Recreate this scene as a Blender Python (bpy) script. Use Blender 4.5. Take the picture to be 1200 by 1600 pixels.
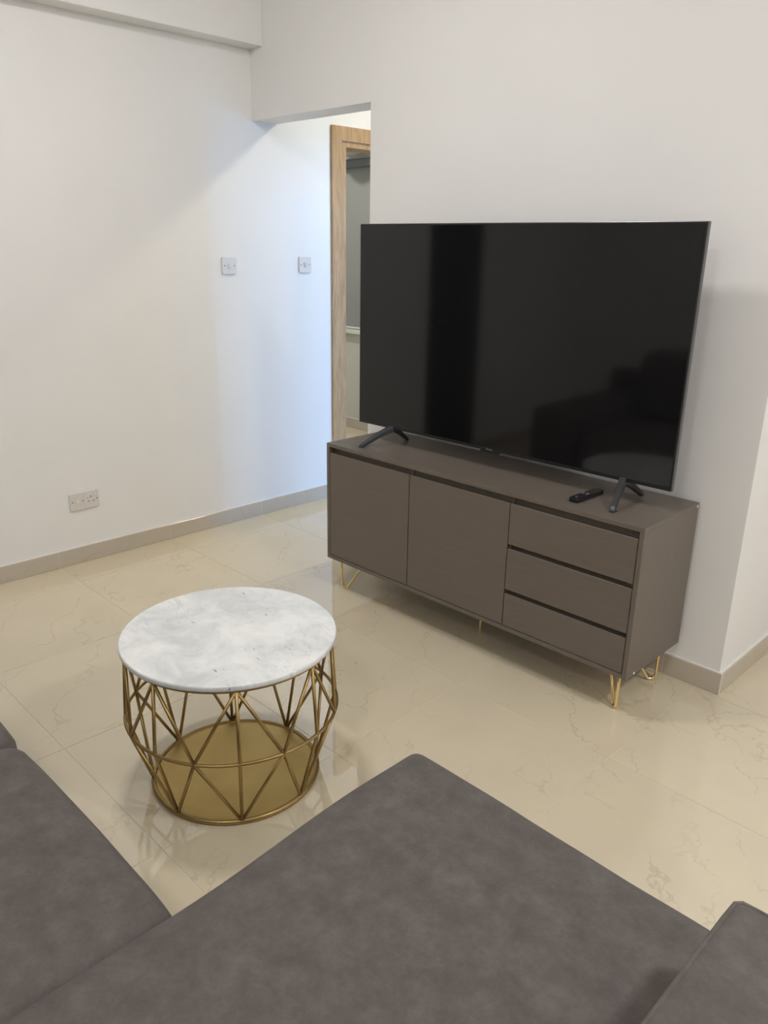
import bpy, bmesh, math, random
from mathutils import Vector, Matrix
random.seed(4)
for o in list(bpy.data.objects): bpy.data.objects.remove(o)
S = bpy.context.scene
COL = S.collection

# ------------------------------------------------------------------ camera
F_PX, YAW, PITCH, ROLL = 1224.6, 0.7851, -0.3274, 0.0170
CAM = Vector((3.5887, -2.6012, 1.5041))
fw = Vector((-math.sin(YAW)*math.cos(PITCH), math.cos(YAW)*math.cos(PITCH), math.sin(PITCH)))
rt = Vector((math.cos(YAW), math.sin(YAW), 0)); up = rt.cross(fw)
r2 = math.cos(ROLL)*rt + math.sin(ROLL)*up; u2 = -math.sin(ROLL)*rt + math.cos(ROLL)*up
cd = bpy.data.cameras.new('camera'); cam = bpy.data.objects.new('camera', cd); COL.objects.link(cam)
cam.matrix_world = Matrix(((r2.x, u2.x, -fw.x, CAM.x), (r2.y, u2.y, -fw.y, CAM.y), (r2.z, u2.z, -fw.z, CAM.z), (0, 0, 0, 1)))
cd.sensor_fit = 'VERTICAL'; cd.sensor_height = 36.0; cd.lens = F_PX*36.0/1600.0; cd.clip_start = 0.02
S.camera = cam

# ------------------------------------------------------------------ light
w = bpy.data.worlds.new('sky'); S.world = w; w.use_nodes = True
bg = w.node_tree.nodes['Background']; bg.inputs[0].default_value = (0.55, 0.75, 1.0, 1); bg.inputs[1].default_value = 1.2
S.view_settings.view_transform = 'Standard'; S.view_settings.look = 'None'
S.view_settings.gamma = 1.0; S.view_settings.use_curve_mapping = False
S.view_settings.exposure = 0.06
LAMP_LIVING = (1.50, -1.45, 20.5)     # x, y, watts
LAMP_DINING = (4.40, -0.95, 38.0)
FILL_BACK = (3.3, -3.30, 22.0)  # unseen lamp added as fill, flattens the light on the walls
LAMP_HALL = (0.95, 1.05, 19.0)
FILL_SIDE = (-1.2, .85, 22.0)  # unseen lamp added to lift the dim side room
WINDOW_WATTS = 330.0
LAMP_COL = (1.0, 0.975, 0.965)
DINING_COL = (1.0, 0.985, 1.0)
HALL_COL = (1.0, 0.88, 0.62)
DAY_COL = (0.20, 0.48, 1.0)
CEIL = 2.80
def area(name, loc, rot, size, watts, col, shape='DISK', sy=None):
    L = bpy.data.lights.new(name, 'AREA'); L.shape = shape; L.size = size
    if sy: L.size_y = sy
    L.energy = watts; L.color = col
    o = bpy.data.objects.new(name, L); COL.objects.link(o); o.location = loc; o.rotation_euler = rot
    return o
# daylight arriving at the kitchen window (the sky outside it)
area('window_daylight', (5.75, 2.10, 1.78), (0, math.radians(90), 0), 0.85, WINDOW_WATTS, DAY_COL, 'RECTANGLE', 1.2)

# ------------------------------------------------------------------ materials
def srgb(r, g, b):
    f = lambda c: (c/255/12.92) if c/255 <= .04045 else ((c/255+.055)/1.055)**2.4
    return (f(r), f(g), f(b), 1)
class M:
    def __init__(s, name, base=(.5, .5, .5, 1), rough=.5, metal=0., **kw):
        s.m = bpy.data.materials.new(name); s.m.use_nodes = True; s.t = s.m.node_tree; s.n = s.t.nodes
        s.b = s.n['Principled BSDF']; s.b.inputs['Base Color'].default_value = base
        s.b.inputs['Roughness'].default_value = rough; s.b.inputs['Metallic'].default_value = metal
        for k, v in kw.items(): s.b.inputs[k.replace('_', ' ')].default_value = v
    def node(s, t, **kw):
        n = s.n.new(t)
        for k, v in kw.items():
            if hasattr(n, k): setattr(n, k, v)
            else: n.inputs[k.replace('_', ' ')].default_value = v
        return n
    def link(s, a, b): s.t.links.new(a, b)
    def coords(s, kind='Object', scale=(1, 1, 1), rot=(0, 0, 0)):
        c = s.node('ShaderNodeTexCoord'); mp = s.node('ShaderNodeMapping')
        mp.inputs['Scale'].default_value = scale; mp.inputs['Rotation'].default_value = rot
        s.link(c.outputs[kind], mp.inputs['Vector']); return mp.outputs[0]
    def world(s, scale=(1, 1, 1), rot=(0, 0, 0)):
        g = s.node('ShaderNodeNewGeometry'); mp = s.node('ShaderNodeMapping')
        mp.inputs['Scale'].default_value = scale; mp.inputs['Rotation'].default_value = rot
        s.link(g.outputs['Position'], mp.inputs['Vector']); return mp.outputs[0]
    def noise(s, vec, scale, detail=4, rough=.55, dist=0.):
        n = s.node('ShaderNodeTexNoise'); s.link(vec, n.inputs['Vector'])
        n.inputs['Scale'].default_value = scale; n.inputs['Detail'].default_value = detail
        n.inputs['Roughness'].default_value = rough; n.inputs['Distortion'].default_value = dist
        return n.outputs['Fac']
    def ramp(s, fac, stops):
        r = s.node('ShaderNodeValToRGB'); s.link(fac, r.inputs[0]); e = r.color_ramp.elements
        while len(e) < len(stops): e.new(.5)
        for i, (p, c) in enumerate(stops): e[i].position = p; e[i].color = c
        return r.outputs[0]
    def math(s, op, a, b=None, c=None):
        n = s.node('ShaderNodeMath', operation=op)
        for i, v in enumerate((a, b, c)):
            if v is None: continue
            if isinstance(v, (int, float)): n.inputs[i].default_value = v
            else: s.link(v, n.inputs[i])
        return n.outputs[0]
    def mix(s, fac, a, b, blend='MIX'):
        n = s.node('ShaderNodeMix', data_type='RGBA', blend_type=blend)
        if isinstance(fac, (int, float)): n.inputs[0].default_value = fac
        else: s.link(fac, n.inputs[0])
        for i, v in ((6, a), (7, b)):
            if isinstance(v, tuple): n.inputs[i].default_value = v
            else: s.link(v, n.inputs[i])
        return n.outputs[2]
    def color(s, c): s.link(c, s.b.inputs['Base Color'])
    def bump(s, h, strength=.1, dist=.002):
        n = s.node('ShaderNodeBump'); n.inputs['Strength'].default_value = strength; n.inputs['Distance'].default_value = dist
        s.link(h, n.inputs['Height']); s.link(n.outputs[0], s.b.inputs['Normal'])
def g(v): return (v, v, v, 1)

# painted plaster
m = M('white_plaster', (.80, .785, .76, 1), .62); v = m.world()
m.color(m.ramp(m.noise(v, 2.2, 5), [(.3, (.85, .842, .825, 1)), (.7, (.875, .867, .85, 1))]))
m.bump(m.noise(v, 130, 3), .25, .0012); PLASTER = m.m
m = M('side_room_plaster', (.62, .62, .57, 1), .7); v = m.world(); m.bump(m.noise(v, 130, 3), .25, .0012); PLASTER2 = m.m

# polished porcelain tile with hair-thin veins
def tile_mat(name, base, dark, rough):
    m = M(name, base, rough); m.b.inputs['IOR'].default_value = 1.9
    v = m.world(); info = m.node('ShaderNodeObjectInfo')
    off = m.node('ShaderNodeVectorMath', operation='ADD'); sc = m.node('ShaderNodeVectorMath', operation='SCALE')
    cmb = m.node('ShaderNodeCombineXYZ'); m.link(info.outputs['Random'], cmb.inputs[0]); m.link(info.outputs['Random'], cmb.inputs[1]); m.link(info.outputs['Random'], cmb.inputs[2])
    m.link(cmb.outputs[0], sc.inputs[0]); sc.inputs['Scale'].default_value = 37.0
    m.link(v, off.inputs[0]); m.link(sc.outputs[0], off.inputs[1]); p = off.outputs[0]
    sx = m.node('ShaderNodeSeparateXYZ'); m.link(p, sx.inputs[0])
    cx = m.node('ShaderNodeCombineXYZ')
    m.link(m.math('MULTIPLY', m.math('ADD', sx.outputs[0], sx.outputs[1]), 1.25), cx.inputs[0])       # across the veining
    m.link(m.math('MULTIPLY', m.math('SUBTRACT', sx.outputs[1], sx.outputs[0]), .22), cx.inputs[1])   # along it
    m.link(sx.outputs[2], cx.inputs[2])
    nz = m.node('ShaderNodeTexNoise'); nz.inputs['Scale'].default_value = 5.5; nz.inputs['Detail'].default_value = 5; nz.inputs['Roughness'].default_value = .56
    m.link(p, nz.inputs['Vector'])
    dv = m.node('ShaderNodeVectorMath', operation='MULTIPLY_ADD'); m.link(nz.outputs['Color'], dv.inputs[0]); dv.inputs[1].default_value = (.36, .36, .36); m.link(cx.outputs[0], dv.inputs[2])
    vo = m.node('ShaderNodeTexVoronoi', feature='DISTANCE_TO_EDGE'); vo.inputs['Scale'].default_value = 2.3; m.link(dv.outputs[0], vo.inputs['Vector'])
    vein = m.math('MAXIMUM', m.math('SUBTRACT', 1.0, m.math('MULTIPLY', vo.outputs['Distance'], 70.0)), 0.0)
    mask = m.ramp(m.noise(p, 3.4, 2), [(.40, g(0)), (.58, g(1))])
    veinm = m.math('MULTIPLY', m.math('MULTIPLY', vein, mask), .34)
    cloud = m.ramp(m.noise(p, 3.5, 5), [(.3, tuple(c*.965 for c in base[:3])+(1,)), (.7, tuple(min(1, c*1.035) for c in base[:3])+(1,))])
    m.color(m.mix(veinm, cloud, dark))
    rr = m.math('MULTIPLY_ADD', m.noise(p, 9, 4), .02, rough-.01); m.link(rr, m.b.inputs['Roughness'])
    return m.m
TILE = tile_mat('polished_beige_porcelain', (.68, .60, .44, 1), (.34, .27, .17, 1), .022)
SKIRT = tile_mat('beige_porcelain_skirting', (.54, .48, .395, 1), (.36, .31, .24, 1), .16)
GROUT = M('pale_grout', (.66, .60, .48, 1), .8).m
CAULK = M('white_skirting_caulk', (.80, .78, .74, 1), .6).m

# oak veneer
m = M('light_oak_veneer', rough=.5); v = m.world((9, 9, .8))
wv = m.noise(v, 4.5, 6, .6, 1.6); fine = m.noise(m.world((120, 120, 4)), 3, 3)
c = m.ramp(wv, [(.28, srgb(160, 126, 88)), (.5, srgb(190, 155, 113)), (.72, srgb(208, 176, 134))])
m.color(m.mix(m.math('MULTIPLY', fine, .35), c, srgb(128, 102, 74))); m.bump(fine, .15, .001); OAK = m.m
UNLIT_DOORWAY = M('unlit_doorway_black', (.012, .010, .009, 1), .55).m  # near-black colour stands in for the darkness of an unlit doorway

# taupe laminate with a faint ash grain
def taupe(name, axis):
    m = M(name, rough=.42); sc = (2, 40, 40) if axis == 'x' else (40, 40, 2)
    v = m.coords('Object', sc); n = m.noise(v, 2.2, 6, .6, .4)
    m.color(m.ramp(n, [(.3, (.142, .118, .096, 1)), (.7, (.158, .132, .108, 1))])); m.bump(n, .08, .0006); return m.m
TAUPE = taupe('taupe_laminate', 'x'); TAUPE_V = taupe('taupe_laminate_side', 'z')
GOLD = M('polished_gold_metal', (.92, .71, .34, 1), .2, 1.).m
m = M('brushed_brass_paint', rough=.38, metal=.85); n = m.noise(m.world(), 25, 4)
m.color(m.ramp(n, [(.3, (.36, .25, .095, 1)), (.7, (.42, .295, .12, 1))])); BRASS = m.m
m = M('brass_base_plate', rough=.42, metal=.75); n = m.noise(m.world(), 7, 4)
m.color(m.ramp(n, [(.3, (.49, .35, .125, 1)), (.7, (.56, .41, .155, 1))])); BRASSDISC = m.m

# marble
m = M('white_marble', rough=.28); v = m.world((1, 1, 1), (0, 0, .5))
cl = m.noise(v, 6.5, 9, .66, .45)
base = m.ramp(cl, [(.34, (.58, .605, .61, 1)), (.47, (.71, .73, .72, 1)), (.60, (.82, .83, .81, 1))])
r1 = m.math('ABSOLUTE', m.math('SUBTRACT', m.noise(m.world((1, 2.6, 1), (0, 0, -.35)), 5.5, 8, .6, .8), .5))
v1 = m.math('MAXIMUM', m.math('SUBTRACT', 1.0, m.math('MULTIPLY', r1, 45.0)), 0.0)
v1 = m.math('MULTIPLY', v1, m.ramp(m.noise(v, 3.2, 3), [(.45, g(0)), (.65, g(.45))]))
c1 = m.mix(v1, base, (.36, .38, .39, 1))
sp = m.ramp(m.noise(m.world((1, 3.4, 1), (0, 0, -.6)), 30, 3, .5), [(.655, g(0)), (.70, g(1))])
sp = m.math('MULTIPLY', sp, m.ramp(m.noise(v, 6, 2), [(.54, g(0)), (.60, g(.8))]))
m.color(m.mix(sp, c1, (.16, .17, .19, 1))); MARBLE = m.m

# sofa fabric: napped suede-like weave
def fabric(name, k):
    m = M(name, rough=.95); v = m.world()
    big = m.noise(v, 16, 9, .74, .15); fine = m.noise(v, 75, 4, .7); weave = m.noise(m.world((1, 1, 1)), 700, 2)
    c = m.ramp(big, [(.36, (.104*k, .090*k, .083*k, 1)), (.5, (.126*k, .110*k, .102*k, 1)), (.66, (.160*k, .142*k, .132*k, 1))])
    c = m.mix(m.math('MULTIPLY', fine, .34), c, (.075*k, .064*k, .060*k, 1)); m.color(c)
    m.b.inputs['Sheen Weight'].default_value = .06; m.b.inputs['Sheen Roughness'].default_value = .5
    m.b.inputs['Specular IOR Level'].default_value = .15
    h = m.math('ADD', m.math('MULTIPLY', fine, .6), m.math('MULTIPLY', weave, .25)); m.bump(h, .35, .002); return m.m
FAB = fabric('grey_brown_suede_fabric', 1.0)
SEAM = M('dark_sofa_piping', (.07, .06, .056, 1), .95).m
DARKWOOD = M('dark_wood_foot', (.03, .02, .015, 1), .4).m

SCREEN = M('black_glossy_screen', (.006, .006, .0065, 1), .07, IOR=1.48).m
BEZEL = M('black_tv_bezel', (.012, .012, .013, 1), .3).m
TVSIDE = M('dark_grey_metal_tv_edge', (.16, .16, .175, 1), .3, .8).m
TVLEG = M('charcoal_tv_leg', (.035, .037, .040, 1), .42).m
TVBACK = M('black_tv_back_shell', (.02, .02, .021, 1), .6).m
REM = M('black_remote_plastic', (.009, .009, .009, 1), .35).m
BTN = M('dark_rubber_button', (.03, .03, .03, 1), .5).m
BTN2 = M('grey_rocker_button', (.16, .16, .17, 1), .4).m
LOGO = M('grey_badge', (.16, .15, .14, 1), .4).m
SWITCH = M('glossy_white_plastic', (.74, .71, .68, 1), .25).m
HOLE = M('dark_pin_hole', (.008, .007, .006, 1), .7).m
SCREW = M('steel_screw_head', (.28, .25, .21, 1), .35, .7).m
CAP = M('white_screw_cap', (.85, .85, .83, 1), .35).m
BLIND = M('grey_roller_blind', (.30, .31, .30, 1), .8).m
CASSETTE = M('slate_blind_cassette', (.15, .16, .185, 1), .5).m
SILL = M('painted_sill', (.72, .72, .68, 1), .4).m
ALU = M('white_window_frame', (.75, .76, .77, 1), .35).m
HEATER = M('grey_white_enamel', (.52, .50, .46, 1), .35).m
m = M('window_glass'); tr = m.node('ShaderNodeBsdfTransparent'); gl = m.node('ShaderNodeBsdfGlossy'); gl.inputs['Roughness'].default_value = .02
mx = m.node('ShaderNodeMixShader'); mx.inputs[0].default_value = .06
m.link(tr.outputs[0], mx.inputs[1]); m.link(gl.outputs[0], mx.inputs[2]); m.link(mx.outputs[0], m.n['Material Output'].inputs['Surface']); GLASS = m.m

# ------------------------------------------------------------------ helpers
def tag(o, label=None, cat=None, group=None, kind=None):
    if label: o['label'] = label
    if cat: o['category'] = cat
    if group: o['group'] = group
    if kind: o['kind'] = kind
    return o
def obj(name, bm, mat, parent=None, smooth=False, bevel=0., seg=2):
    me = bpy.data.meshes.new(name); bmesh.ops.recalc_face_normals(bm, faces=bm.faces[:]); bm.to_mesh(me); bm.free()
    return mobj(name, me, mat, parent, smooth, bevel, seg)
def mobj(name, me, mat, parent=None, smooth=False, bevel=0., seg=2):
    if not me.materials: me.materials.append(mat)
    if smooth:
        for p in me.polygons: p.use_smooth = True
    o = bpy.data.objects.new(name, me); COL.objects.link(o)
    if parent: o.parent = parent
    if bevel:
        b = o.modifiers.new('bevel', 'BEVEL'); b.width = bevel; b.segments = seg; b.limit_method = 'ANGLE'; b.angle_limit = math.radians(40)
    return o
def empty(name, loc=(0, 0, 0), rz=0):
    o = bpy.data.objects.new(name, None); COL.objects.link(o); o.location = loc; o.rotation_euler = (0, 0, rz); o.empty_display_size = .1
    return o
def box(bm, x0, x1, y0, y1, z0, z1):
    v = [bm.verts.new((x, y, z)) for x in (x0, x1) for y in (y0, y1) for z in (z0, z1)]
    for f in ((0, 1, 3, 2), (4, 6, 7, 5), (0, 4, 5, 1), (2, 3, 7, 6), (0, 2, 6, 4), (1, 5, 7, 3)): bm.faces.new([v[i] for i in f])
    return bm
def B(*a): return box(bmesh.new(), *a)
def tube(bm, pts, r, n=10, closed=False, cap=True):
    pts = [Vector(p) for p in pts]; N = len(pts); rings = []; ref = None
    for i, p in enumerate(pts):
        if closed: d = (pts[(i+1) % N]-pts[i-1]).normalized()
        else: d = (pts[min(i+1, N-1)]-pts[max(i-1, 0)]).normalized()
        if ref is None: ref = d.orthogonal().normalized()
        ref = (ref-d*ref.dot(d)).normalized(); s = d.cross(ref)
        rr = r[i] if isinstance(r, (list, tuple)) else r
        rings.append([bm.verts.new(p+(ref*math.cos(a)+s*math.sin(a))*rr) for a in [2*math.pi*k/n for k in range(n)]])
    for i in range(N if closed else N-1):
        A, C = rings[i], rings[(i+1) % N]
        for k in range(n): bm.faces.new((A[k], A[(k+1) % n], C[(k+1) % n], C[k]))
    if not closed and cap: bm.faces.new(rings[0][::-1]); bm.faces.new(rings[-1])
    return bm
def T(pts, r, n=10, closed=False): return tube(bmesh.new(), pts, r, n, closed)
def lathe(prof, n=48):
    bm = bmesh.new(); rings = []
    for r, z in prof:
        if r < 1e-6: rings.append([bm.verts.new((0, 0, z))])
        else: rings.append([bm.verts.new((r*math.cos(2*math.pi*k/n), r*math.sin(2*math.pi*k/n), z)) for k in range(n)])
    for A, C in zip(rings, rings[1:]):
        for k in range(n):
            a = [A[k % len(A)], A[(k+1) % len(A)], C[(k+1) % len(C)], C[k % len(C)]]
            u = []
            for q in a:
                if q not in u: u.append(q)
            if len(u) > 2: bm.faces.new(u)
    return bm
def prism(poly, axis, a, b):
    """extrude a 2-D outline along an axis ('x': poly is (y,z))"""
    bm = bmesh.new()
    P = (lambda p, t: (t, p[0], p[1])) if axis == 'x' else ((lambda p, t: (p[0], t, p[1])) if axis == 'y' else (lambda p, t: (p[0], p[1], t)))
    A = [bm.verts.new(P(p, a)) for p in poly]; C = [bm.verts.new(P(p, b)) for p in poly]
    bm.faces.new(A); bm.faces.new(C[::-1]); n = len(poly)
    for i in range(n): bm.faces.new((A[i], A[(i+1) % n], C[(i+1) % n], C[i]))
    return bm
def rrect(w, h, r, n=5):
    out = []
    for cx, cy, a0 in ((w/2-r, h/2-r, 0), (-w/2+r, h/2-r, 90), (-w/2+r, -h/2+r, 180), (w/2-r, -h/2+r, 270)):
        for k in range(n+1):
            a = math.radians(a0+90*k/n); out.append((cx+r*math.cos(a), cy+r*math.sin(a)))
    return out
def hash3(x, y, z):
    from mathutils import noise
    return noise.noise((x, y, z))
def cushion(x0, x1, y0, y1, z0, z1, r=.05, crown=.02, wrinkle=.004, seed=0., bulge=.0, step=.03):
    """soft padded block: rounded edges, crowned top, sides bulging, shallow wrinkles"""
    bm = bmesh.new(); dims = (x1-x0, y1-y0, z1-z0)
    nn = [max(4, int(d/step)) for d in dims]
    # denser towards the borders so the rounding is smooth
    def par(i, n, d):
        t = i/n; return d*(t-.12*math.sin(2*math.pi*t))
    vd = {}
    def V(i, j, k):
        key = (i, j, k)
        if key in vd: return vd[key]
        p = Vector((par(i, nn[0], dims[0]), par(j, nn[1], dims[1]), par(k, nn[2], dims[2])))
        c = Vector([min(max(p[a], r), dims[a]-r) for a in range(3)]); d = p-c
        if d.length > 1e-9: p = c+d.normalized()*r
        u = p.x/dims[0]; vv = p.y/dims[1]; ww = p.z/dims[2]
        top = (1-(2*u-1)**4)*(1-(2*vv-1)**4)
        if ww > .5: p.z += crown*top*(2*ww-1)
        sd = math.sin(math.pi*max(0, min(1, ww)))
        p.y += bulge*sd*(2*vv-1)*(1-(2*u-1)**6); p.x += bulge*sd*(2*u-1)*(1-(2*vv-1)**6)
        q = p+Vector((x0, y0, z0))
        nz = hash3(q.x*3+seed, q.y*3, q.z*3)+.5*hash3(q.x*8+seed, q.y*5, q.z*6)
        q += Vector((.4*nz, .4*nz, nz))*wrinkle
        vd[key] = bm.verts.new(q); return vd[key]
    a, b, c = nn
    for i in range(a):
        for j in range(b):
            bm.faces.new((V(i, j, c), V(i+1, j, c), V(i+1, j+1, c), V(i, j+1, c))); bm.faces.new((V(i, j, 0), V(i, j+1, 0), V(i+1, j+1, 0), V(i+1, j, 0)))
    for i in range(a):
        for k in range(c):
            bm.faces.new((V(i, 0, k), V(i+1, 0, k), V(i+1, 0, k+1), V(i, 0, k+1))); bm.faces.new((V(i, b, k), V(i, b, k+1), V(i+1, b, k+1), V(i+1, b, k)))
    for j in range(b):
        for k in range(c):
            bm.faces.new((V(0, j, k), V(0, j, k+1), V(0, j+1, k+1), V(0, j+1, k))); bm.faces.new((V(a, j, k), V(a, j+1, k), V(a, j+1, k+1), V(a, j, k+1)))
    return bm

# ------------------------------------------------------------------ room shell
XR, YB = 5.60, -4.10          # right and back walls
WT, WO, WC = 0.152, 0.867, 2.696   # wall thickness, opening edge, outer corner
ZL, YROOM, YK = 2.090, 1.945, 3.60
XS = -2.40
def struct(name, label, cat, bm, mat, **kw):
    return tag(obj(name, bm, mat, **kw), label, cat, None, 'structure')
floor = struct('floor', 'polished beige porcelain tiled floor', 'floor', B(XS, XR, YB, YK, -.06, -.0012), GROUT)
GX, GY, TS, J = 1.4242, -.6312, .60, .0011
tile_meshes = {}
ix0 = math.floor((XS-GX)/TS); ix1 = math.ceil((XR-GX)/TS); iy0 = math.floor((YB-GY)/TS); iy1 = math.ceil((YK-GY)/TS)
for i in range(ix0, ix1):
    for j in range(iy0, iy1):
        x0, x1 = max(XS, GX+i*TS), min(XR, GX+(i+1)*TS); y0, y1 = max(YB, GY+j*TS), min(YK, GY+(j+1)*TS)
        if x1-x0 < .02 or y1-y0 < .02: continue
        if x1 < -.16 and y1 < .3: continue
        key = (round(x1-x0, 4), round(y1-y0, 4))
        if key not in tile_meshes:
            W, H = key; bm = bmesh.new(); e = .0003
            lo = [bm.verts.new(p) for p in ((J, J, -.009), (W-J, J, -.009), (W-J, H-J, -.009), (J, H-J, -.009))]
            md = [bm.verts.new(p) for p in ((J, J, -e*3), (W-J, J, -e*3), (W-J, H-J, -e*3), (J, H-J, -e*3))]
            tp = [bm.verts.new(p) for p in ((J+e, J+e, 0), (W-J-e, J+e, 0), (W-J-e, H-J-e, 0), (J+e, H-J-e, 0))]
            for A, C in ((lo, md), (md, tp)):
                for k in range(4): bm.faces.new((A[k], A[(k+1) % 4], C[(k+1) % 4], C[k]))
            bm.faces.new(tp); me = bpy.data.meshes.new('floor_tile'); bmesh.ops.recalc_face_normals(bm, faces=bm.faces[:]); bm.to_mesh(me); bm.free(); me.materials.append(TILE)
            tile_meshes[key] = me
        t = bpy.data.objects.new('floor_tile', tile_meshes[key]); COL.objects.link(t); t.parent = floor; t.location = (x0, y0, 0)
struct('ceiling', 'flat white painted ceiling', 'ceiling', B(XS, XR, YB, YK, CEIL, CEIL+.1), PLASTER)

# left wall with the side-room doorway (y 0.60 .. 1.46) and a near-black leaf for an unlit doorway further forward
DY0, DY1, DZ = .600, 1.470, 2.085
LT = .13
bm = bmesh.new()
box(bm, -LT, 0, YB, -2.66, 0, CEIL); box(bm, -LT, 0, -2.66, -2.04, 2.07, CEIL); box(bm, -LT, 0, -2.04, DY0, 0, CEIL)
box(bm, -LT, 0, DY0, DY1, DZ, CEIL); box(bm, -LT, 0, DY1, YK, 0, CEIL)
struct('wall_left', 'long white plaster wall carrying the switches and the socket', 'wall', bm, PLASTER)
d2 = empty('door_2', (-.02, -2.66, 0)); tag(d2, 'near-black leaf standing in for an unlit doorway in the left wall, seen only as a dark reflection in the television', 'door', None, 'structure')
obj('door_leaf', B(-.04, 0, .004, .616, .006, 2.066), UNLIT_DOORWAY, d2, bevel=.002)
obj('door_handle', T([(.0, .56, 1.02), (.045, .56, 1.02), (.05, .55, 1.02), (.05, .45, 1.02)], .008), TVSIDE, d2, True)

# television wall: lintel over the passage + pier; its right end runs back along y
bm = bmesh.new()
outl = [(0, 0), (WO, 0), (WC, 0), (WC, WT), (WO, WT), (0, WT)]
box(bm, 0, WO, 0, WT, ZL, CEIL); box(bm, WO, WC, 0, WT, 0, CEIL)
struct('wall_front', 'white plaster wall behind the television with the passage opening', 'wall', bm, PLASTER)
bm = bmesh.new(); box(bm, WC-.14, WC, WT, .97, 0, CEIL); box(bm, WC-.14, WC, .97, 1.80, 1.92, CEIL); box(bm, WC-.14, WC, 1.80, YK, 0, CEIL)
struct('wall_return', 'short white wall turning back at the right corner of the television wall', 'wall', bm, PLASTER)
struct('wall_daylight_block', 'unseen white wall added to keep window daylight out of the living room', 'wall', B(WC, XR, .85, .95, 0, CEIL), PLASTER)  # added out of view to stop window daylight spilling into the living room
struct('wall_hall_end', 'white wall at the end of the passage', 'wall', B(0, WC-.14, 2.70, 2.80, 0, CEIL), PLASTER)
struct('wall_back', 'white plaster wall behind the sofa', 'wall', B(XS, XR, YB-.12, YB, 0, CEIL), PLASTER)
bm = bmesh.new(); box(bm, XR, XR+.12, YB, 1.50, 0, CEIL); box(bm, XR, XR+.12, 1.50, 2.70, 0, 1.35); box(bm, XR, XR+.12, 1.50, 2.70, 2.20, CEIL); box(bm, XR, XR+.12, 2.70, YK, 0, CEIL)
struct('wall_right', 'white plaster wall with the kitchen window', 'wall', bm, PLASTER)
struct('wall_far', 'white plaster wall at the far end of the passage', 'wall', B(-.13, XR, YK, YK+.12, 0, CEIL), PLASTER)
w2 = empty('window_2', (XR+.05, 2.10, 0)); tag(w2, 'white framed window letting daylight into the passage', 'window', None, 'structure')
bm = bmesh.new(); box(bm, -.025, .025, -.60, -.55, 1.35, 2.20); box(bm, -.025, .025, .55, .60, 1.35, 2.20); box(bm, -.025, .025, -.55, .55, 1.35, 1.40); box(bm, -.025, .025, -.55, .55, 2.15, 2.20); box(bm, -.025, .025, -.02, .02, 1.40, 2.15)
obj('window_frame', bm, ALU, w2)
for s in (0, 1): obj('pane', B(-.004, .004, -.55+.57*s, -.02+.57*s, 1.40, 2.15), GLASS, w2)

# side room beyond the doorway
bm = bmesh.new(); WX0, WX1, WZ0, WZ1 = -2.15, -.55, .835, 2.082
box(bm, XS, WX0, YROOM, YROOM+.30, 0, CEIL); box(bm, WX1, -LT, YROOM, YROOM+.30, 0, CEIL)
box(bm, WX0, WX1, YROOM, YROOM+.30, 0, WZ0-.03); box(bm, WX0, WX1, YROOM, YROOM+.30, WZ1+.06, CEIL); box(bm, WX0, WX1, YROOM+.1, YROOM+.30, WZ0-.03, WZ1+.06)
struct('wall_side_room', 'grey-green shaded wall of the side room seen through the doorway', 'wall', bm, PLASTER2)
bm = bmesh.new(); box(bm, XS-.1, XS, .20, YROOM, 0, CEIL); box(bm, XS, -LT, .20, .32, 0, CEIL)
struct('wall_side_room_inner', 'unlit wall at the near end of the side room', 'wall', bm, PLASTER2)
w1 = empty('window_1', ((WX0+WX1)/2, YROOM, WZ0)); tag(w1, 'side room window covered by a grey roller blind', 'window', None, 'structure')
hw = (WX1-WX0)/2
obj('window_sill', B(-hw, hw, -.045, .09, -.03, 0), SILL, w1, bevel=.004)
obj('blind', B(-hw, hw, .02, .023, .0, WZ1-WZ0), BLIND, w1)
obj('blind_cassette', B(-hw, hw, -.05, .07, WZ1-WZ0, WZ1-WZ0+.058), CASSETTE, w1, bevel=.01)
obj('bottom_bar', T([(-hw, .021, .012), (hw, .021, .012)], .009), SILL, w1, True)
ht = obj('wall_heater', lathe([(0, 0), (.05, .004), (.10, .02), (.135, .06), (.145, .11), (.145, .30), (.13, .35), (0, .36)], 32), HEATER, None, True)
ht.location = (-1.26, YROOM-.16, 2.143); tag(ht, 'rounded grey-white tank high under the side room ceiling', 'tank')
obj('bracket', B(-.04, .04, .12, .158, .10, .26), ALU, ht)

# beam along the left wall under the ceiling
struct('trim_1', 'shallow white boxed beam running along the top of the left wall', 'beam', B(0, .1057, YB, 0, 2.4067, CEIL), PLASTER, bevel=.003)

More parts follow.
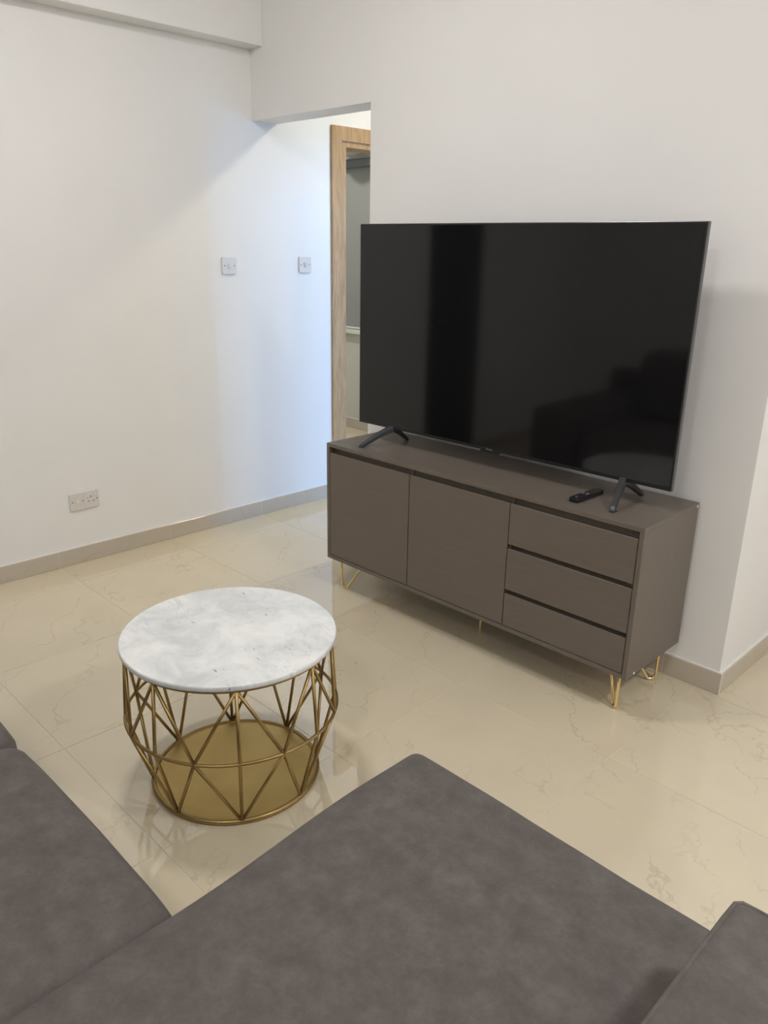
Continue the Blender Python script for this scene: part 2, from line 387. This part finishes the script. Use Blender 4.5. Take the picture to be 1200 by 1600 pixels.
# ------------------------------------------------------------------ tiled skirting
BH, BT = .0811, .0135
def skirt(name, label, axis, fixed, inward, a, b, grid):
    o = empty(name, (0, 0, 0)); tag(o, label, 'skirting', None, 'structure')
    cuts = [a]; k = math.ceil((a-grid)/TS+1e-6)
    while grid+k*TS < b-1e-4: cuts.append(grid+k*TS); k += 1
    cuts.append(b)
    for s, e in zip(cuts, cuts[1:]):
        f0, f1 = sorted((fixed, fixed+inward*BT))
        bm = B(f0, f1, s+.0009, e-.0009, .0003, BH) if axis == 'y' else B(s+.0009, e-.0009, f0, f1, .0003, BH)
        obj('skirting_tile', bm, SKIRT, o, bevel=.0012, seg=1)
    f0, f1 = sorted((fixed, fixed+inward*(BT-.0007)))
    bm = B(f0, f1, a+.0005, b-.0005, .0006, BH-.0006) if axis == 'y' else B(a+.0005, b-.0005, f0, f1, .0006, BH-.0006)
    obj('grout_strip', bm, GROUT, o)
    f0, f1 = sorted((fixed, fixed+inward*(BT-.004)))
    bm = B(f0, f1, a, b, BH, BH+.0028) if axis == 'y' else B(a, b, f0, f1, BH, BH+.0028)
    obj('caulk_bead', bm, CAULK, o)
    return o
skirt('baseboard_left', 'beige tile skirting along the left wall', 'y', 0, 1, -2.04, .520, GY)
skirt('baseboard_left_rear', 'beige tile skirting of the left wall behind the sofa', 'y', 0, 1, YB, -2.66, GY)
skirt('baseboard_front', 'beige tile skirting below the television wall', 'x', 0, -1, WO, WC+BT, GX+.47)
skirt('baseboard_return', 'beige tile skirting on the wall return at the right', 'y', WC, 1, 0, .85, .02)
skirt('baseboard_opening', 'beige tile skirting inside the passage opening', 'y', WO, -1, -BT, WT, 2.0)
skirt('baseboard_side_room', 'beige tile skirting of the side room', 'x', YROOM, -1, XS, -LT, GX)

# ------------------------------------------------------------------ oak door frame in the left wall
d1 = empty('door_1', (0, DY0, 0)); tag(d1, 'light oak door frame in the passage, standing open to the side room', 'door', None, 'structure')
CT = .016; cw = .074; ztop = 2.128
# casing on the wall face (outer edge y=.522, inner .598)
y0 = .522-DY0; y1 = (DY1+.078)-DY0
obj('casing', B(0, CT, y0, y0+cw, 0, ztop), OAK, d1, bevel=.003)
obj('casing', B(0, CT, y1-cw, y1, 0, ztop), OAK, d1, bevel=.003)
obj('casing', B(0, CT-.0004, y0+cw-.004, y1-cw+.004, ztop-cw, ztop-.0004), OAK, d1)
obj('jamb', B(-LT-.01, .006, .0, .034, 0, DZ-.0), OAK, d1, bevel=.002)
obj('jamb', B(-LT-.01, .006, DY1-DY0-.034, DY1-DY0, 0, DZ), OAK, d1, bevel=.002)
obj('head_jamb', B(-LT-.01, .006, .034, DY1-DY0-.034, DZ-.062, DZ), OAK, d1, bevel=.002)
obj('door_stop', B(-.085, -.055, .034, .046, 0, DZ-.062), OAK, d1, bevel=.002)

# ------------------------------------------------------------------ switches and socket on the left wall
def screws(o, pts, x):
    for (y, z) in pts:
        s = obj('screw', lathe([(0, .0), (.0036, 0), (.0036, .0008), (0, .0012)], 12), SCREW, o); s.location = (x, y, z); s.rotation_euler = (0, math.radians(90), 0)
def plate(name, loc, w_, label, cat):
    o = empty(name, loc); tag(o, label, cat)
    bm = prism(rrect(w_, .086, .007), 'x', 0, .0095)
    obj('face_plate', bm, SWITCH, o, bevel=.0025)
    return o
o = plate('light_switch', (0, -.1803, 1.394), .086, 'white square light switch with a small rocker, on the wall before the passage', 'switch')
obj('rocker', prism([(.0094, -.013), (.0165, -.012), (.0105, .013), (.0094, .013)], 'y', -.009, .009), SWITCH, o, bevel=.001)
screws(o, ((-.030, 0), (.030, 0)), .0094)
o = plate('light_switch', (0, .3242, 1.3968), .086, 'white square switch with a round-topped grey toggle, beside the oak door frame', 'switch')
obj('rocker', prism([(-.010, .012)]+[(-.011+.0018*0, .004)]+[(-.007, -.010), (-.003, -.014), (.003, -.014), (.007, -.010), (.011, .004), (.010, .012)], 'x', .0094, .0135), M('grey_white_toggle', (.58, .58, .57, 1), .3).m, o, bevel=.001)
screws(o, ((-.030, 0), (.030, 0)), .0094)
o = plate('wall_socket', (0, -1.0745, .3118), .146, 'white double wall socket plate low on the wall above the skirting', 'socket')
obj('rocker', prism([(.0094, -.007), (.014, -.006), (.0105, .007), (.0094, .007)], 'y', -.044, -.026), SWITCH, o, bevel=.0008)
obj('rocker', prism([(.0094, -.006), (.014, -.005), (.0105, .006), (.0094, .006)], 'y', .046, .060), SWITCH, o, bevel=.0008).location = (0, 0, .024)
screws(o, ((-.060, 0), (-.009, .0), (.062, .0)), .0094)
for (yy, zz, a, b) in ((.032, .014, .0022, .0042), (.0205, -.008, .0036, .002), (.0435, -.008, .0036, .002), (.016, .008, .002, .002)):
    obj('pin_hole', B(.0080, .0098, yy-a, yy+a, zz-b, zz+b), HOLE, o)
obj('centre_rib', B(.009, .0105, -.0012, .0012, -.040, .040), SWITCH, o)

# ------------------------------------------------------------------ ceiling lamps (all above the frame)
def ceiling_lamp(x, y, watts, size, col, label):
    o = empty('ceiling_lamp', (x, y, CEIL)); tag(o, label, 'lamp')
    obj('base', lathe([(0, 0), (size*.62, 0), (size*.62, -.02), (size*.55, -.024), (0, -.024)], 40), ALU, o, True)
    # opal dome: the lamp's light is the glow of this dome (flux in watts spread over its surface)
    r = size*.5; n = 10
    prof = [(r*math.cos(math.radians(90*k/n)), -.024-r*.42*math.sin(math.radians(90*k/n))) for k in range(n+1)]; prof[-1] = (0, prof[-1][1])
    m = M('opal_dome', (.9, .88, .84, 1), .5); m.b.inputs['Emission Color'].default_value = (*col, 1)
    m.b.inputs['Emission Strength'].default_value = watts/(math.pi*3.9*r*r)
    obj('diffuser', lathe(prof, 32), m.m, o, True)
    return o
ceiling_lamp(LAMP_LIVING[0], LAMP_LIVING[1], LAMP_LIVING[2], .30, LAMP_COL, 'round ceiling lamp above the coffee table')
ceiling_lamp(LAMP_DINING[0], LAMP_DINING[1], LAMP_DINING[2], .30, DINING_COL, 'round ceiling lamp over the right side of the room')
ceiling_lamp(LAMP_HALL[0], LAMP_HALL[1], LAMP_HALL[2], .22, HALL_COL, 'round ceiling lamp in the passage behind the television wall')
ceiling_lamp(FILL_BACK[0], FILL_BACK[1], FILL_BACK[2], .30, LAMP_COL, 'unseen round fill lamp added behind the sofa to even out the wall light')
ceiling_lamp(FILL_SIDE[0], FILL_SIDE[1], FILL_SIDE[2], .22, (1, .97, .9), 'unseen round fill lamp added to brighten the side room')

# ------------------------------------------------------------------ sideboard
CX, CY, CR = 1.0606, -.4317, .0087; CL, CD, CTP, CB = 1.4888, .3875, .6902, .155
cab = empty('sideboard', (CX, CY, 0), CR); tag(cab, 'long taupe sideboard on gold hairpin legs with two doors and three drawers', 'sideboard')
PT = .016
obj('top_panel', B(0, CL, 0, CD, CTP-PT, CTP), TAUPE, cab, bevel=.0012)
obj('bottom_panel', B(PT, CL-PT, 0, CD, CB, CB+PT), TAUPE, cab, bevel=.001)
obj('side_panel', B(0, PT, 0, CD, CB, CTP-PT), TAUPE_V, cab, bevel=.001)
obj('side_panel', B(CL-PT, CL, 0, CD, CB, CTP-PT), TAUPE_V, cab, bevel=.001)
obj('back_panel', B(PT, CL-PT, CD-.006, CD-.001, CB+PT, CTP-PT), TAUPE, cab)
for dx in (.492, .980): obj('divider', B(dx-.006, dx+.006, .020, CD-.008, CB+PT, CTP-PT), TAUPE_V, cab)
GR = .0255                           # finger groove height
dz0, dz1 = CB+PT+.003, CTP-PT-GR
FY0, FY1 = .002, .020
def front(name, x0, x1, z0, z1):
    # panel whose top edge slopes back into the finger groove
    return obj(name, prism([(FY0, z0), (FY1, z0), (FY1, z1-.010), (FY0+.006, z1), (FY0, z1)], 'x', x0, x1), TAUPE, cab, bevel=.0008, seg=1)
front('door', PT+.002, .4905, dz0, dz1); front('door', .4945, .9785, dz0, dz1)
obj('groove_rail', B(PT, CL-PT, .030, .040, dz1-.03, CTP-PT), TAUPE, cab)
zs = [(.302, dz0, .302), (.478, .320, .478), (dz1, .496, dz1)]
for z1, z0, _ in zs: front('drawer', .982, CL-PT-.003, z0, z1)
for z0 in (.302, .478): obj('groove_rail', B(.986, CL-PT, .030, .036, z0-.03, z0+.03), TAUPE, cab)
for (x, y, z) in ((CL, CD-.012, CTP-.012), (CL, .055, CB+.007)):
    s = obj('screw_cap', lathe([(0, .0016), (.004, .0012), (.005, 0), (0, 0)], 14), CAP, cab, True); s.location = (x, y, z); s.rotation_euler = (0, math.radians(90), 0)
def hairpin(cx, cy, dx, dy):
    """one bent rod: upright outer limb at the corner, slanted inner limb towards the middle of the sideboard"""
    lg = None; q = Vector((dx, dy, 0)).normalized()
    P = lambda s, z: (cx+q.x*s, cy+q.y*s, z)
    r = .0052; pts = [P(-.014, CB-.002), P(-.013, .10), P(-.012, .04)]
    for k in range(1, 8):
        a = math.radians(180+ (130)*k/8); pts.append(P(.010+.022*math.cos(a), .0275+.022*math.sin(a)))
    pts += [P(.060, .075), P(.105, .125), P(.131, CB-.002)]
    lg = obj('leg', T(pts, r, 12), GOLD, cab, True)
    obj('mounting_plate', B(cx-.02 if dx > 0 else cx-.10, cx+.10 if dx > 0 else cx+.02, cy-.02 if dy > 0 else cy-.10, cy+.10 if dy > 0 else cy+.02, CB-.003, CB-.0002), GOLD, lg)
LA, LB = .054, .056
hairpin(LA, LB, 1, 1); hairpin(CL-LA, LB, -1, 1); hairpin(LA, CD-LB, 1, -1); hairpin(CL-LA, CD-LB, -1, -1)
obj('centre_leg', T([(CL/2, .19, .0), (CL/2, .19, CB)], .0075, 14), GOLD, cab)

# ------------------------------------------------------------------ television
TW, TH, TB = 1.4453, .8267, .7615
tv = empty('television', (1.0814, -.2589, CTP), .0245); tag(tv, 'large flat black television standing on the sideboard', 'television')
zb, zt = TB-CTP, TB-CTP+TH
obj('frame', B(0, TW, .004, .021, zb, zt), TVSIDE, tv, bevel=.002)
obj('bezel', B(.0015, TW-.0015, .0, .006, zb+.0015, zt-.0015), BEZEL, tv, bevel=.001)
obj('screen', B(.007, TW-.007, -.0008, .003, zb+.014, zt-.007), SCREEN, tv)
obj('back_shell', prism([(.021, zb+.03), (.060, zb+.06), (.060, zb+.40), (.024, zt-.06), (.021, zt-.06)], 'x', .12, TW-.12), TVBACK, tv, bevel=.004)
obj('sensor_bump', B(TW*.465, TW*.525, .0, .02, zb-.006, zb+.001), BEZEL, tv, bevel=.002)
obj('brand_badge', B(TW*.485, TW*.505, -.0012, .0, zb+.004, zb+.009), LOGO, tv)
def tv_foot(apex, ft, bk):
    """inverted-V foot: clamp under the set, one tapering leg forwards and one backwards"""
    f = None; W = .011
    ap = Vector((apex[0], apex[1], zb+.003))
    def limb(tip, inner, ny):
        bm = bmesh.new(); d = (tip-ap); secs = []
        for t, wd, th in ((0, .0135, .021), (.45, .0115, .018), (.92, .0095, .013), (1, .010, .006)):
            c = ap+d*t; c.z += .005*math.sin(math.pi*t)
            if t == 1: c.z = .003
            secs.append([bm.verts.new(c+Vector((sx*wd, 0, 0))+Vector((0, 0, sz*th/1.6 if t < 1 else sz*.003))) for sx, sz in ((-1, -1), (1, -1), (1, 1), (-1, 1))])
        for A, C in zip(secs, secs[1:]):
            for k in range(4): bm.faces.new((A[k], A[(k+1) % 4], C[(k+1) % 4], C[k]))
        bm.faces.new(secs[0]); bm.faces.new(secs[-1][::-1])
        return bm
    f = obj('foot', limb(Vector((ft[0], ft[1], .003)), 0, -1), TVLEG, tv, bevel=.003)
    obj('rear_strut', limb(Vector((bk[0], bk[1], .003)), 0, 1), TVLEG, f, bevel=.003)
    obj('foot_pad', B(ft[0]-.008, ft[0]+.008, ft[1]-.004, ft[1]+.02, .0, .003), BTN, f)
tv_foot((.198, .006), (.134, -.123), (.182, .122)); tv_foot((1.276, .000), (1.313, -.128), (1.293, .122))

# ------------------------------------------------------------------ remote control
rm = empty('remote_control', (2.2535, -.2745, CTP), math.radians(90)-.012); tag(rm, 'slim black remote control lying on the sideboard by the television foot', 'remote')
obj('body', prism(rrect(.172, .037, .009), 'z', .0005, .0165), REM, rm, bevel=.003)
bt = obj('navigation_ring', lathe([(0, .0002), (.006, .0002), (.008, .0012), (.0125, .0012), (.0135, 0)], 24), BTN, rm, True); bt.location = (.022, 0, .0163)
for px, py in ((.068, -.009), (.068, .009), (.050, -.010), (.050, 0), (.050, .010), (.0, -.010), (.0, 0.), (.0, .010)):
    b = obj('button', lathe([(0, .0012), (.0028, .001), (.0036, 0)], 12), BTN, rm, True); b.location = (px, py, .0164)
for py in (-.0085, .0085): obj('rocker_button', prism(rrect(.016, .007, .003), 'z', .0163, .0185), BTN2, rm).location = (-.012, py, 0)
for k in range(3): obj('button', prism(rrect(.009, .006, .002), 'z', .0163, .0175), BTN2 if k == 1 else BTN, rm).location = (-.064, (k-1)*.010, 0)

# ------------------------------------------------------------------ coffee table
tb = empty('coffee_table', (1.8781, -1.499, 0), math.radians(-31.2)); tag(tb, 'round marble-topped coffee table on a geometric gold wire cage', 'table')
TZ = .4673
prof = [(0, TZ-.017), (.298, TZ-.017), (.3005, TZ-.0155), (.302, TZ-.013), (.302, TZ-.004), (.3005, TZ-.0012), (.298, TZ), (0, TZ)]
obj('marble_top', lathe(prof, 96), MARBLE, tb)
for f in tb.children[0].data.polygons: f.use_smooth = abs(f.normal.z) < .95
ZT, ZM, ZBm = TZ-.0225, .236, .0085; RT, RM, RB = .288, .302, .240; wr = .0048
def ring(r, z, n=72): return [(r*math.cos(2*math.pi*k/n), r*math.sin(2*math.pi*k/n), z) for k in range(n)]
obj('top_ring', T(ring(RT, ZT), .0052, 8, True), BRASS, tb, True)
obj('middle_ring', T(ring(RM, ZM), wr, 8, True), BRASS, tb, True)
obj('base_ring', T(ring(RB, ZBm), .008, 8, True), BRASS, tb, True)
obj('base_plate', lathe([(0, .006), (RB, .006), (RB, .011), (0, .011)], 72), BRASSDISC, tb)
pol = lambda r, a, z: (r*math.cos(a), r*math.sin(a), z)
for k in range(8):
    a = math.radians(45*k); h = math.radians(22.5)
    obj('wire_upright', T([pol(RT, a, ZT), pol(RM, a, ZM), pol(RB, a, ZBm)], wr, 8), BRASS, tb, True)
    for s in (-1, 1):
        obj('wire_strut', T([pol(RT, a, ZT), pol(RM, a+s*h, ZM)], wr, 8), BRASS, tb, True)
        obj('wire_strut', T([pol(RM, a+s*h, ZM), pol(RB, a, ZBm)], wr, 8), BRASS, tb, True)

# ------------------------------------------------------------------ sectional sofa
sf = empty('sectional_sofa', (0, 0, 0)); tag(sf, 'large grey-brown suede corner sofa with a projecting chaise in the foreground', 'sofa')
XL, XC0, XC1, XA = .82, 2.612, 3.31, 3.62
YS, YC, YBK = -2.098, -1.468, -3.15
obj('base', B(XL+.02, XC0, YBK+.02, YS-.03, .06, .235), FAB, sf, bevel=.02)
obj('chaise_base', B(XC0+.02, XC1+.02, YBK+.02, YC-.03, .06, .235), FAB, sf, bevel=.02)
obj('seat_cushion', cushion(1.16, 1.908, -2.86, YS, .225, .425, .055, .012, .004, 1.3, .012), FAB, sf, True)
obj('seat_cushion', cushion(1.906, XC0+.004, -2.86, YS, .225, .425, .055, .012, .004, 5.1, .012), FAB, sf, True)
bm = cushion(XC0-.012, XC1+.02, -2.86, YC, .225, .428, .030, .008, .004, 9.7, .006)
for v_ in bm.verts:                      # the chaise widens slightly towards its free end
    t_ = min(1, max(0, (v_.co.y+2.12)/.5)); k_ = max(0, (XC1-v_.co.x)/(XC1-XC0)); v_.co.x -= .028*t_*t_*(3-2*t_)*k_
obj('chaise_cushion', bm, FAB, sf, True)
ar = obj('armrest', cushion(XC1, XA, YBK, -1.565, .06, .598, .022, .004, .002, 3.3, .0), FAB, sf, True)
zp = .596
obj('piping', T([(XC1+.0065, YBK+.03, zp-.004), (XC1+.0065, -1.62, zp-.004), (XC1+.0075, -1.582, zp-.004), (XC1+.015, -1.5735, zp-.004), (XC1+.04, -1.572, zp-.004), (XA-.03, -1.572, zp-.004)], .0042, 8), FAB, ar, True)
obj('armrest', cushion(XL, 1.155, YBK, YS-.01, .06, .545, .05, .01, .003, 7.3), FAB, sf, True)
obj('backrest', B(XL+.02, XA-.02, YBK-.10, YBK+.06, .06, .70), FAB, sf, bevel=.03)
for x0, x1, sd in ((1.16, 1.905, 2.2), (1.908, 2.612, 4.4), (2.615, 3.305, 6.6)):
    obj('back_cushion', cushion(x0, x1, YBK+.03, -2.86, .42, .86, .07, .02, .006, sd), FAB, sf, True)
for x, y in ((XL+.08, YBK), (XL+.08, YS-.10), (XC0+.10, YC-.10), (XC1+.10, YC-.14), (XC1+.10, YBK), (1.9, YS-.10)):
    obj('foot', lathe([(0, 0), (.018, 0), (.026, .065), (0, .065)], 16), DARKWOOD, sf, True).location = (x, y, 0)
